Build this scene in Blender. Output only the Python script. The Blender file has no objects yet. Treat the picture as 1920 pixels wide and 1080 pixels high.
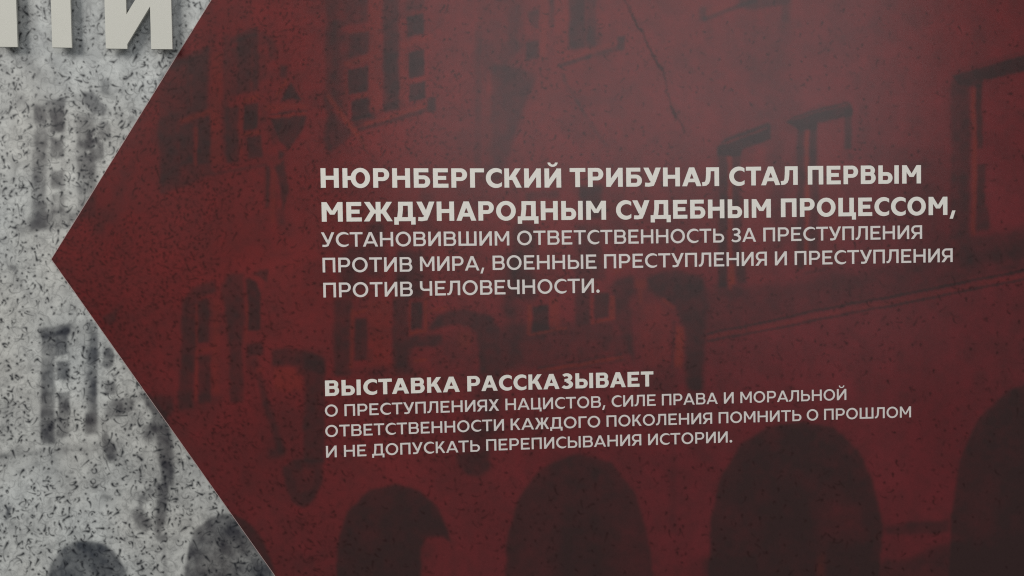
import bpy, math
import numpy as np
from mathutils import Matrix, Vector
from mathutils.geometry import delaunay_2d_cdt

rng = np.random.default_rng(11)
scene = bpy.context.scene
C = scene.collection

# ------------------------------------------------------------------ camera
F_PX, CXP, CYP, DIST, ZC = 1450.0, 960.0, 540.0, 1.45, 1.5
M = np.array([[0.99612356, 0.01618495, -0.08646326],
              [-0.01838713, 0.99952496, -0.0247341],
              [0.08602186, 0.02622803, 0.99594796]])      # panel axes (right, down, away) -> camera axes
def to_world(w):                                           # panel axes -> scene axes
    w = np.asarray(w, float)
    return np.stack([w[..., 0], w[..., 2], ZC - w[..., 1]], -1)
MT = M.T
def axis(v): return Vector((v[0], v[2], -v[1]))
cam_d = bpy.data.cameras.new("camera")
cam_d.sensor_width = 36.0
cam_d.lens = 36.0 * F_PX / 1920.0
cam_d.clip_end = 100.0
cam_d.clip_start = 0.01
cam = bpy.data.objects.new("camera", cam_d)
C.objects.link(cam)
r_, u_, b_ = axis(MT[:, 0]), -axis(MT[:, 1]), -axis(MT[:, 2])
mw = Matrix(((r_.x, u_.x, b_.x, 0), (r_.y, u_.y, b_.y, 0), (r_.z, u_.z, b_.z, 0), (0, 0, 0, 1)))
mw.translation = Vector(to_world(-MT @ np.array([0, 0, DIST])).tolist())
cam.matrix_world = mw
scene.camera = cam

# ------------------------------------------------------------------ light
world = bpy.data.worlds.new("World")
scene.world = world
world.use_nodes = True
bg = world.node_tree.nodes["Background"]
bg.inputs[0].default_value = (0.86, 0.93, 1.0, 1)
bg.inputs[1].default_value = 0.10
def area(name, loc, target, sx, sy, power, col):
    d = bpy.data.lights.new(name, 'AREA')
    d.shape = 'RECTANGLE'; d.size = sx; d.size_y = sy; d.energy = power; d.color = col
    o = bpy.data.objects.new(name, d); C.objects.link(o)
    o.location = loc
    o.rotation_euler = (Vector(target) - Vector(loc)).to_track_quat('-Z', 'Y').to_euler()
    return o
area("window_light", (-4.6, -4.2, 5.0), (0.0, 0, 1.5), 3.4, 3.4, 405, (1.0, 0.985, 0.94))
area("ceiling_light", (0.95, -2.9, 3.0), (0.25, 0, 1.95), 3.0, 2.0, 46, (0.96, 0.98, 1.0))
area("room_light", (1.2, -3.3, 1.75), (0.45, 0, 1.45), 3.2, 1.5, 11, (0.97, 0.98, 1.0))

scene.view_settings.view_transform = 'Standard'
scene.view_settings.look = 'None'
scene.view_settings.gamma = 1
scene.view_settings.exposure = 0
scene.cycles.use_denoising = False
scene.cycles.filter_width = 1.15
scene.view_settings.use_curve_mapping = False

# ------------------------------------------------------------------ helpers
def plane_pt(u, v, off=0.0):
    """panel point (metres, right/down) where print coordinate u, v lies; off = height in front of the panel"""
    u = np.asarray(u, float); v = np.asarray(v, float)
    ray = np.stack([(u - CXP) / F_PX, (v - CYP) / F_PX, np.ones_like(u)], -1)
    n = M[:, 2]
    P0 = np.array([0, 0, DIST]) - n * off
    t = (P0 @ n) / (ray @ n)
    q = ray * t[..., None] - np.array([0, 0, DIST])
    return q @ M
def print_uv(w):
    """inverse of plane_pt on the panel surface"""
    q = w @ M.T + np.array([0, 0, DIST])
    return CXP + F_PX * q[..., 0] / q[..., 2], CYP + F_PX * q[..., 1] / q[..., 2]

def link(name, me, mat, parent=None, kind=None):
    me.materials.clear(); me.materials.append(mat)
    o = bpy.data.objects.new(name, me)
    C.objects.link(o)
    if parent is not None: o.parent = parent
    if kind: o['kind'] = kind
    return o
def thing(name, label, cat, loc, group=None):
    o = bpy.data.objects.new(name, None); C.objects.link(o)
    o.location = loc; o.empty_display_size = 0.05
    o['label'] = label; o['category'] = cat
    if group: o['group'] = group
    return o

def base_mat(name, rough=0.5, spec=0.5):
    m = bpy.data.materials.new(name); m.use_nodes = True
    nt = m.node_tree; p = nt.nodes["Principled BSDF"]
    p.inputs["Roughness"].default_value = rough
    p.inputs["Specular IOR Level"].default_value = spec
    return m, nt, p
def plain_mat(name, col, rough=0.5, spec=0.5, var=0.05, scale=60.0):
    m, nt, p = base_mat(name, rough, spec)
    tc = nt.nodes.new("ShaderNodeTexCoord")
    nz = nt.nodes.new("ShaderNodeTexNoise"); nz.inputs["Scale"].default_value = scale; nz.inputs["Detail"].default_value = 4
    nt.links.new(tc.outputs["Object"], nz.inputs["Vector"])
    mx = nt.nodes.new("ShaderNodeMix"); mx.data_type = 'RGBA'
    mx.inputs[6].default_value = tuple(c * (1 - var) for c in col) + (1,)
    mx.inputs[7].default_value = tuple(min(1, c * (1 + var)) for c in col) + (1,)
    nt.links.new(nz.outputs["Fac"], mx.inputs[0]); nt.links.new(mx.outputs[2], p.inputs["Base Color"])
    return m
def print_mat(name, rough, spec, grain):
    """ink on matt film: colour stored with the print, plus fine ink grain and a faint film texture"""
    m, nt, p = base_mat(name, rough, spec)
    at = nt.nodes.new("ShaderNodeAttribute"); at.attribute_name = "ink"
    tc = nt.nodes.new("ShaderNodeTexCoord")
    nz = nt.nodes.new("ShaderNodeTexNoise"); nz.inputs["Scale"].default_value = 420; nz.inputs["Detail"].default_value = 3
    nt.links.new(tc.outputs["Object"], nz.inputs["Vector"])
    mr = nt.nodes.new("ShaderNodeMapRange")
    mr.inputs[1].default_value = 0.25; mr.inputs[2].default_value = 0.75
    mr.inputs[3].default_value = 1 - grain; mr.inputs[4].default_value = 1 + grain
    nt.links.new(nz.outputs["Fac"], mr.inputs[0])
    vm = nt.nodes.new("ShaderNodeVectorMath"); vm.operation = 'SCALE'
    nt.links.new(at.outputs["Color"], vm.inputs[0]); nt.links.new(mr.outputs[0], vm.inputs["Scale"])
    nt.links.new(vm.outputs[0], p.inputs["Base Color"])
    n2 = nt.nodes.new("ShaderNodeTexNoise"); n2.inputs["Scale"].default_value = 9; n2.inputs["Detail"].default_value = 3
    nt.links.new(tc.outputs["Object"], n2.inputs["Vector"])
    m2 = nt.nodes.new("ShaderNodeMapRange")
    m2.inputs[3].default_value = rough - 0.03; m2.inputs[4].default_value = rough + 0.03
    nt.links.new(n2.outputs["Fac"], m2.inputs[0]); nt.links.new(m2.outputs[0], p.inputs["Roughness"])
    return m

# ------------------------------------------------------------------ the printed picture (tones in print coordinates)
X0, Y0, X1, Y1 = -760, -460, 2680, 1560
S = 2                                                   # coarse raster step
CW, CH = (X1 - X0) // S, (Y1 - Y0) // S

def gauss1(a, s, ax):
    r = max(1, int(3 * s + 0.5)); k = np.exp(-0.5 * (np.arange(-r, r + 1) / max(s, 1e-3)) ** 2); k /= k.sum()
    pad = [(0, 0)] * a.ndim; pad[ax] = (r, r)
    p = np.pad(a, pad, mode='edge'); out = np.zeros_like(a)
    n = a.shape[ax]
    for i, w in enumerate(k):
        sl = [slice(None)] * a.ndim; sl[ax] = slice(i, i + n)
        out += w * p[tuple(sl)]
    return out
def blur(a, s): return gauss1(gauss1(a, s, 0), s, 1)
def value_noise(cell, seed, hh=CH, ww=CW, ay=1.0):
    g = np.random.default_rng(seed)
    gh, gw = int(hh / (cell * ay)) + 3, int(ww / cell) + 3
    t = g.random((gh, gw))
    y = np.arange(hh) / (cell * ay); x = np.arange(ww) / cell
    yi, xi = y.astype(int), x.astype(int); fy, fx = y - yi, x - xi
    fy = fy * fy * (3 - 2 * fy); fx = fx * fx * (3 - 2 * fx)
    a = t[yi][:, xi]; b = t[yi][:, xi + 1]; c = t[yi + 1][:, xi]; d = t[yi + 1][:, xi + 1]
    return (a * (1 - fx) + b * fx) * (1 - fy)[:, None] + (c * (1 - fx) + d * fx) * fy[:, None]
def fbm(cell, seed, n=4, ay=1.0):
    o = np.zeros((CH, CW)); w = 1.0; tot = 0
    for i in range(n):
        o += w * value_noise(max(cell / 2 ** i, 1.01), seed + i, ay=ay); tot += w; w *= 0.55
    return o / tot

TONE = np.ones((CH, CW))                                # 1 = bare wall, 0 = deepest ink
GLOW = np.zeros((CH, CW))                               # orange cast of edges in the print
def poly_mask(pts, b):
    p = (np.array(pts, float) - (X0, Y0)) / S
    m = int(3 * b / S) + 2
    xa, ya = np.maximum(np.floor(p.min(0)).astype(int) - m, 0)
    xb, yb = np.ceil(p.max(0)).astype(int) + m
    xb, yb = min(xb, CW), min(yb, CH)
    if xb <= xa or yb <= ya: return None
    yy, xx = np.mgrid[ya:yb, xa:xb]; yy = yy + 0.5; xx = xx + 0.5
    ins = np.zeros(yy.shape, bool)
    n = len(p)
    for i in range(n):
        (ax, ay), (bx, by) = p[i], p[(i + 1) % n]
        if ay == by: continue
        c = (ay > yy) != (by > yy)
        ins ^= c & (xx < (bx - ax) * (yy - ay) / (by - ay) + ax)
    return (slice(ya, yb), slice(xa, xb)), blur(ins.astype(float), max(b / S, 0.5))
def dark(pts, d, b=4):
    r = poly_mask(pts, b)
    if r: TONE[r[0]] *= 1 - d * r[1]
def lite(pts, d, b=4, glow=0.0):
    r = poly_mask(pts, b)
    if r:
        TONE[r[0]] += d * r[1] * (1.05 - TONE[r[0]])
        GLOW[r[0]] = np.maximum(GLOW[r[0]], glow * r[1])
def bar(x0, y0, x1, y1, w):
    d = np.array([x1 - x0, y1 - y0], float); d /= np.linalg.norm(d); n = np.array([-d[1], d[0]]) * w / 2
    a, b = np.array([x0, y0]), np.array([x1, y1])
    return [a + n, b + n, b - n, a - n]
def rc(x0, y0, x1, y1, sl=0.0):                         # upright box whose top and bottom follow the facade's slope
    h = (x1 - x0) * sl
    return [(x0, y0), (x1, y0 - h), (x1, y1 - h), (x0, y1)]

# --- broad shading of the photographed facade
n1 = fbm(150, 3); n2 = fbm(40, 9); n3 = fbm(12, 21, 3)
TONE *= 0.90 + 0.34 * (n1 - 0.5)
# --- bare side, left of the arrow: windows, carvings, arches
G = [
 (rc(62, 197, 89, 431, .08), .36, 5), (rc(66, 300, 88, 425), .14, 9), ([(86, 190), (125, 180), (124, 202), (92, 208)], .46, 4), (rc(92, 206, 123, 248, .08), .46, 4), (rc(94, 259, 121, 296, .06), .36, 4),
 (rc(97, 318, 121, 355, .06), .42, 4), (rc(94, 363, 121, 400, .06), .36, 5), (rc(58, 400, 146, 436, .1), .30, 7), (rc(66, 380, 92, 428), .22, 6),
 (rc(147, 214, 181, 410, .06), .36, 6), ([(155, 172), (172, 167), (204, 205), (194, 217), (175, 211), (159, 192)], .46, 4), ([(188, 150), (211, 146), (206, 178), (192, 172)], .36, 5), (rc(185, 229, 207, 264, .08), .38, 4),
 ([(160, 262), (178, 256), (196, 268), (194, 298), (174, 304), (162, 290)], .5, 5), (rc(162, 250, 176, 260), .3, 3), (rc(30, 425, 120, 440, .2), .16, 9), (rc(168, 300, 180, 380), .2, 5),
 ([(20, 494), (36, 500), (34, 514), (18, 508)], .4, 4),
 # lower window
 (rc(78, 624, 104, 832, .06), .42, 4), ([(71, 618), (133, 604), (133, 624), (80, 638)], .46, 4), (rc(104, 620, 129, 668, .08), .48, 3), (rc(109, 677, 133, 712, .06), .50, 3), (rc(111, 736, 133, 780, .06), .48, 3),
 (rc(107, 780, 133, 820, .06), .40, 4), (rc(78, 788, 104, 834), .28, 4), (rc(164, 602, 184, 774, .06), .42, 5), (rc(172, 640, 182, 760), .15, 4), (rc(160, 774, 185, 816), .52, 4),
 ([(191, 660), (204, 650), (215, 664), (214, 684), (204, 692), (193, 686)], .5, 3), (rc(198, 714, 218, 740, .06), .48, 4), ([(196, 770), (206, 748), (236, 744), (250, 750), (248, 768), (222, 782), (200, 784)], .46, 5),
 ([(191, 818), (202, 808), (216, 836), (218, 862), (204, 866), (192, 840)], .52, 4),
 # carved bracket
 ([(262, 738), (280, 738), (311, 773), (324, 827), (329, 911), (307, 917), (300, 872), (292, 820), (276, 800), (284, 780)], .54, 5), ([(296, 907), (316, 905), (314, 970), (300, 1004), (288, 996), (294, 950)], .50, 5),
 ([(244, 958), (262, 944), (276, 960), (288, 985), (270, 996), (252, 988)], .46, 5), ([(256, 938), (282, 912), (290, 928), (264, 952)], .42, 4), ([(290, 1004), (312, 1000), (318, 1010), (302, 1016)], .5, 4), (rc(268, 800, 286, 830), .36, 6),
 (bar(306, 1018, 310, 1090, 6), .24, 4), (bar(-400, 900, 84, 846, 8), .26, 4), ([(-300, 890), (84, 850), (110, 856), (110, 880), (-300, 915)], .12, 8), ([(12, 950), (20, 948), (18, 966), (6, 982), (10, 968)], .5, 3), ([(84, 842), (140, 830), (150, 846), (100, 870)], .22, 7),
 (rc(-120, 190, -90, 440), .4, 6), (rc(-60, 190, -30, 420), .42, 6), (rc(-110, 630, -80, 850), .42, 6), (rc(-50, 620, -24, 840), .42, 6),
]
for p, d, b in G: dark(p, min(.9, d * 1.2), b * .6)
for p, d in [(rc(125, 195, 145, 400), .6), (rc(90, 300, 122, 312), .6), (rc(104, 668, 132, 675, .06), .7), (rc(106, 716, 134, 732), .55), (rc(136, 625, 156, 825), .55), (rc(184, 610, 190, 780), .4), (rc(174, 256, 181, 263), .9), (rc(176, 272, 183, 279), .9), (rc(164, 282, 170, 290), .7), (rc(190, 262, 195, 268), .8), (rc(270, 840, 288, 900), .45), (rc(270, 940, 286, 968), .55), (rc(272, 775, 280, 782), .8), (rc(92, 208, 95, 400), .3)]:
    lite(p, d, 2)
def arch(cx, top, hw_l, hw_r, h, bottom=1600):
    t = np.linspace(0, math.pi, 40)
    pts = [(cx - (hw_l if math.cos(a) > 0 else hw_r) * math.cos(a), top + h - h * math.sin(a)) for a in t]
    return [(pts[0][0] - 4, bottom)] + pts + [(pts[-1][0] + 4, bottom)]
ARCH_D = .66
dark(arch(162, 1013, 76, 76, 84), ARCH_D, 2.5)
dark([(341, 1100), (350, 1040), (360, 996), (390, 974), (418, 966), (438, 966), (462, 975), (490, 1005), (508, 1045), (520, 1100), (522, 1600), (338, 1600)], ARCH_D, 2.5)
dark(arch(-130, 1040, 70, 75, 100), ARCH_D, 2.5); dark(arch(-420, 1075, 75, 75, 110), ARCH_D, 2.5)

# --- arrow side: facade with windows, flag poles, cornice and arches
D = [
 # far-left windows
 ([(316, 124), (329, 110), (392, 86), (393, 210), (396, 322), (301, 361), (298, 206), (296, 150)], .34, 4), ([(350, 112), (388, 100), (388, 204), (350, 216)], .30, 4), (rc(299, 220, 337, 352, .25), .32, 6), (rc(338, 236, 363, 312, .2), .42, 3), (rc(371, 222, 395, 310, .2), .42, 3), ([(318, 122), (392, 86), (392, 98), (322, 134)], .25, 4),
 (bar(300, 362, 400, 324, 9), .36, 4), (rc(418, 64, 430, 295), .34, 5), ([(429, 70), (485, 50), (485, 66), (430, 84)], .36, 3), (rc(444, 72, 487, 178, .25), .48, 4), (rc(431, 90, 444, 190), .3, 4), (rc(458, 196, 485, 245, .2), .60, 2.5), (rc(464, 258, 492, 300, .2), .56, 3), (rc(425, 200, 449, 306), .50, 4),
 (bar(398, 328, 500, 308, 6), .30, 3), ([(500, 67), (516, 72), (522, 112), (506, 116)], .40, 5), ([(525, 122), (540, 124), (540, 148), (526, 146)], .50, 4), (rc(488, 60, 500, 150), .2, 5),
 ([(525, 190), (546, 155), (567, 190), (546, 186)], .58, 3), (bar(508, 214, 578, 208, 4), .45, 2), ([(507, 223), (577, 216), (566, 248), (542, 280), (525, 264)], .60, 3), (rc(486, 195, 500, 230), .2, 5), ([(500, 240), (512, 232), (524, 262), (512, 275)], .25, 5),
 ([(522, 280), (534, 284), (532, 296), (522, 298)], .5, 3), ([(514, 315), (533, 298), (543, 356), (530, 402), (525, 352)], .55, 3.5), ([(498, 310), (506, 311), (504, 390), (498, 387)], .46, 3), (rc(520, 390, 534, 424), .28, 5),
 ([(616, 198), (644, 230), (664, 253), (640, 268), (618, 284), (606, 262)], .46, 5), ([(604, 258), (616, 250), (622, 272), (612, 284)], .35, 5), (bar(690, 288, 676, 262, 4), .3, 3), (rc(582, 170, 600, 200), .2, 6),
 # big window
 (rc(611, -60, 643, 204), .46, 5), (rc(620, 40, 634, 190), .20, 4), (rc(643, -60, 690, 52, .2), .42, 4), (rc(654, 64, 693, 108, .15), .50, 4), (rc(655, 131, 693, 178, .2), .64, 2.5), (rc(661, 188, 697, 226, .2), .64, 3), (rc(643, 60, 654, 220), .30, 4),
 (rc(718, -60, 748, 208), .50, 4), (rc(726, 100, 748, 205), .25, 4), (rc(762, -60, 796, 20, .1), .36, 4), (rc(764, 32, 796, 70, .2), .60, 2.5), (rc(767, 98, 797, 147, .2), .64, 2.5), (rc(768, 158, 798, 192, .2), .64, 2.5),
 (bar(673, 243, 801, 207, 9), .50, 3), (rc(802, 185, 818, 212, .1), .58, 3), (rc(662, 222, 704, 240, .3), .44, 4), (rc(720, 196, 760, 212, .3), .40, 4),
 # downpipe and drape
 (rc(891, 40, 904, 330), .24, 3), (rc(896, -60, 985, 138), .20, 9), ([(922, 120), (1010, 136), (990, 178), (966, 250), (948, 302), (938, 340), (912, 340), (918, 200)], .40, 6), ([(940, 150), (1000, 150), (975, 210), (955, 280), (940, 240)], .14, 9), (rc(909, 120, 913, 330), .16, 3), ([(915, 10), (940, 40), (925, 130), (905, 130)], .16, 8), (rc(955, 14, 974, 98), .26, 5),
 # upper middle window
 ([(986, 22), (1011, 14), (1011, 56), (998, 50)], .46, 3), (rc(986, 80, 1011, 112, .1), .48, 3), (rc(1030, -60, 1040, 52), .38, 4), (rc(1066, -60, 1096, 92, .05), .54, 4), (rc(1099, -60, 1119, 90), .42, 4), (rc(1066, 60, 1130, 96, .2), .18, 6),
 (bar(1049, 123, 1110, 104, 7), .52, 3), (bar(1100, 108, 1160, 88, 5), .36, 3), (rc(1158, 68, 1172, 96, .1), .58, 3), (bar(1130, 100, 1160, 90, 12), .24, 4), (bar(1056, 136, 1059, 152, 5), .4, 3), (bar(1058, 150, 1100, 220, 6), .32, 3), (bar(1100, 220, 1142, 278, 7), .28, 4), ([(1045, 222), (1100, 215), (1118, 262), (1060, 260)], .16, 10), (bar(1138, 270, 1200, 300, 18), .12, 9),
 # upper right sill
 (rc(1311, 14, 1324, 42), .42, 4), (bar(1318, 38, 1420, 0, 9), .46, 3), ([(1392, -40), (1490, -40), (1480, 8), (1400, 20), (1385, 14)], .50, 4), (rc(1467, -20, 1484, 44), .28, 6),
 ([(1385, 30), (1470, 20), (1480, 150), (1400, 160)], .18, 16), ([(1400, 160), (1480, 150), (1480, 225), (1420, 230)], .14, 14), ([(1230, 60), (1300, 60), (1290, 130), (1240, 130)], .08, 14),
 # two middle-right windows
 ([(1345, 277), (1358, 260), (1442, 231), (1447, 238), (1447, 263), (1392, 279), (1388, 292), (1346, 292)], .68, 3), (rc(1347, 280, 1364, 540), .58, 4), (rc(1373, 286, 1389, 530), .44, 4), (rc(1384, 492, 1401, 534), .55, 4), (rc(1336, 290, 1347, 470), .18, 5), (rc(1340, 535, 1400, 560), .35, 8),
 ([(1473, 230), (1487, 218), (1591, 190), (1598, 200), (1598, 217), (1532, 232), (1529, 244), (1496, 244)], .68, 3), (rc(1495, 236, 1509, 505), .52, 4), (rc(1518, 231, 1533, 315), .58, 3), (rc(1518, 315, 1534, 485), .40, 4), (rc(1584, 207, 1598, 280), .60, 3), (rc(1590, 288, 1600, 300), .36, 4), (bar(1508, 514, 1552, 503, 6), .36, 3), (rc(1448, 262, 1472, 470), .14, 8),
 # right window
 ([(1784, 143), (1830, 128), (1960, 90), (1960, 124), (1845, 151), (1838, 166), (1800, 162), (1790, 152)], .62, 3), (rc(1783, 150, 1818, 450), .44, 5), (rc(1800, 160, 1818, 440), .14, 4), (rc(1831, 160, 1843, 280), .56, 3), (rc(1831, 308, 1846, 385), .56, 3), ([(1829, 384), (1846, 380), (1856, 400), (1856, 430), (1830, 436)], .50, 4),
 ([(1795, 450), (1960, 424), (1960, 478), (1795, 500)], .34, 8), (rc(1720, 60, 1870, 110), .10, 20), (bar(1790, 134, 1960, 84, 5), .2, 3), (rc(1640, 280, 1780, 420), .10, 20), (rc(1700, 300, 1782, 520), .12, 14),
 (rc(2080, 80, 2110, 500), .55, 5), (rc(2330, 20, 2370, 470), .55, 6), (bar(2060, 90, 2400, 20, 18), .6, 5),
 # cornice and the darker wall above it
 (bar(1325, 627, 1487, 591, 5.5), .56, 1.8), (bar(1487, 591, 2400, 413, 6), .56, 1.8), (bar(1325, 641, 2400, 428, 5), .52, 1.8), (bar(1399, 602, 1400, 626, 5), .4, 2),
 ([(1322, 548), (1460, 530), (1600, 512), (1960, 440), (1960, 498), (1487, 588), (1322, 624)], .28, 10), ([(1560, 500), (1780, 455), (1960, 430), (1960, 470), (1500, 560)], .14, 12), (bar(1325, 618, 2400, 396, 8), .14, 5),
 (bar(1006, 690, 1166, 663, 5), .38, 2.5), (bar(1026, 699, 1168, 675, 5), .30, 3), ([(940, 606), (1153, 604), (1153, 660), (1000, 690), (940, 690)], .34, 8), (rc(938, 570, 980, 700), .25, 7),
 # windows behind the paragraph
 (rc(627, 560, 660, 706), .50, 5), (rc(634, 470, 660, 560), .42, 7), (rc(690, 420, 722, 520), .40, 6), (rc(745, 470, 792, 560), .52, 6), (rc(790, 360, 812, 440), .26, 8), (rc(655, 462, 690, 545), .42, 8), (rc(600, 440, 640, 480), .2, 10),
 (rc(665, 597, 688, 676, .1), .58, 3), (rc(688, 655, 700, 676), .4, 3), (rc(737, 560, 767, 690), .46, 4), (rc(770, 568, 793, 618, .1), .60, 3), (rc(767, 632, 828, 654, .1), .48, 4), (rc(742, 640, 776, 700), .30, 6), (rc(660, 690, 800, 704), .25, 6),
 (rc(984, 362, 1048, 378, .1), .42, 5), (rc(962, 420, 1004, 560), .46, 7), (rc(1086, 346, 1128, 410), .58, 5), (rc(1078, 420, 1128, 500), .42, 8), (rc(998, 574, 1028, 622, .1), .60, 3), (rc(1079, 500, 1107, 608), .46, 4), (rc(1114, 552, 1142, 599, .1), .60, 3), (rc(1106, 494, 1136, 524), .4, 5), (rc(948, 480, 968, 600), .3, 7),
 (rc(1240, 330, 1290, 450), .12, 12), (rc(1150, 360, 1180, 470), .15, 10), (rc(1204, 440, 1260, 500), .2, 12),
 # scrolled brackets
 ([(800, 618), (817, 592), (840, 582), (883, 583), (920, 593), (937, 613), (942, 673), (938, 704), (898, 702), (897, 650), (893, 627), (880, 613), (847, 609), (815, 618)], .58, 5), (rc(905, 700, 938, 812), .42, 6), ([(806, 620), (890, 614), (896, 700), (812, 700)], .18, 8), (rc(868, 690, 906, 830), .24, 9),
 ([(853, 850), (918, 846), (920, 880), (898, 896), (876, 888), (858, 872)], .52, 5), (rc(868, 800, 925, 850), .30, 7), (rc(820, 700, 870, 730), .2, 10),
 (rc(571, 676, 611, 868), .52, 5), ([(511, 656), (540, 652), (572, 656), (607, 669), (612, 704), (572, 692), (534, 685), (511, 686)], .52, 5), (rc(556, 690, 572, 706), .4, 4), ([(529, 876), (549, 862), (608, 862), (605, 905), (592, 934), (571, 952), (549, 943), (533, 908)], .50, 4), (rc(511, 730, 571, 860), .16, 9),
 (bar(478, 671, 500, 760, 13), .36, 4), (bar(500, 756, 530, 852, 14), .40, 4), (rc(505, 840, 535, 858), .35, 5),
 # statue
 ([(1150, 528), (1185, 514), (1193, 545), (1182, 560), (1186, 620), (1192, 694), (1172, 645), (1150, 600)], .48, 6), (rc(1152, 628, 1184, 662), .30, 5), ([(1212, 520), (1260, 505), (1320, 520), (1326, 562), (1316, 735), (1288, 732), (1280, 620), (1264, 572), (1232, 556), (1214, 546)], .54, 6), (bar(1262, 600, 1264, 690, 6), .32, 3), ([(1186, 556), (1262, 556), (1266, 690), (1196, 694)], .14, 8),
 (rc(1286, 700, 1312, 800), .30, 10), (rc(1196, 690, 1270, 740), .25, 8), (rc(1140, 530, 1300, 566), .14, 12), ([(1230, 820), (1270, 780), (1320, 740), (1310, 720), (1260, 760)], .2, 10),
 # lower-left window
 ([(342, 569), (358, 542), (404, 524), (407, 547), (371, 560), (367, 658), (362, 764), (333, 769), (338, 671)], .50, 4), (rc(371, 562, 393, 645, .1), .52, 3), (rc(373, 668, 396, 756, .1), .46, 3.5), (rc(392, 560, 400, 640), .15, 4),
 ([(413, 538), (429, 515), (456, 513), (458, 547), (456, 649), (458, 751), (433, 755), (433, 658), (420, 569)], .48, 4), ([(460, 520), (482, 529), (489, 555), (489, 618), (464, 618), (464, 560)], .62, 3), ([(473, 513), (504, 504), (502, 531), (491, 524)], .46, 3), (rc(464, 644, 495, 668, .1), .50, 4), (rc(462, 670, 478, 740), .22, 5), (rc(333, 740, 420, 772), .22, 8),
 ([(190, 594), (222, 578), (218, 600), (206, 612)], .46, 4), ([(230, 320), (250, 322), (226, 372), (206, 372)], .22, 7), ([(180, 395), (215, 385), (220, 410), (196, 428)], .22, 8), (rc(176, 420, 200, 440), .25, 6), ([(285, 742), (327, 744), (326, 770), (304, 786)], .42, 6),
 # small things at the arches
 ([(1656, 988), (1700, 979), (1780, 974), (1778, 998), (1700, 1003), (1660, 1002)], .44, 5), ([(1738, 1030), (1790, 1015), (1860, 1020), (1960, 1000), (1960, 1100), (1600, 1100), (1620, 1056), (1700, 1050)], .45, 9), (bar(1262, 830, 1262, 1000, 14), .18, 6), ([(1318, 1046), (1420, 1040), (1420, 1100), (1310, 1100)], .4, 8),
]
for p, d, b in D: dark(p, min(.92, d * 1.18), b * .62)
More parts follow.
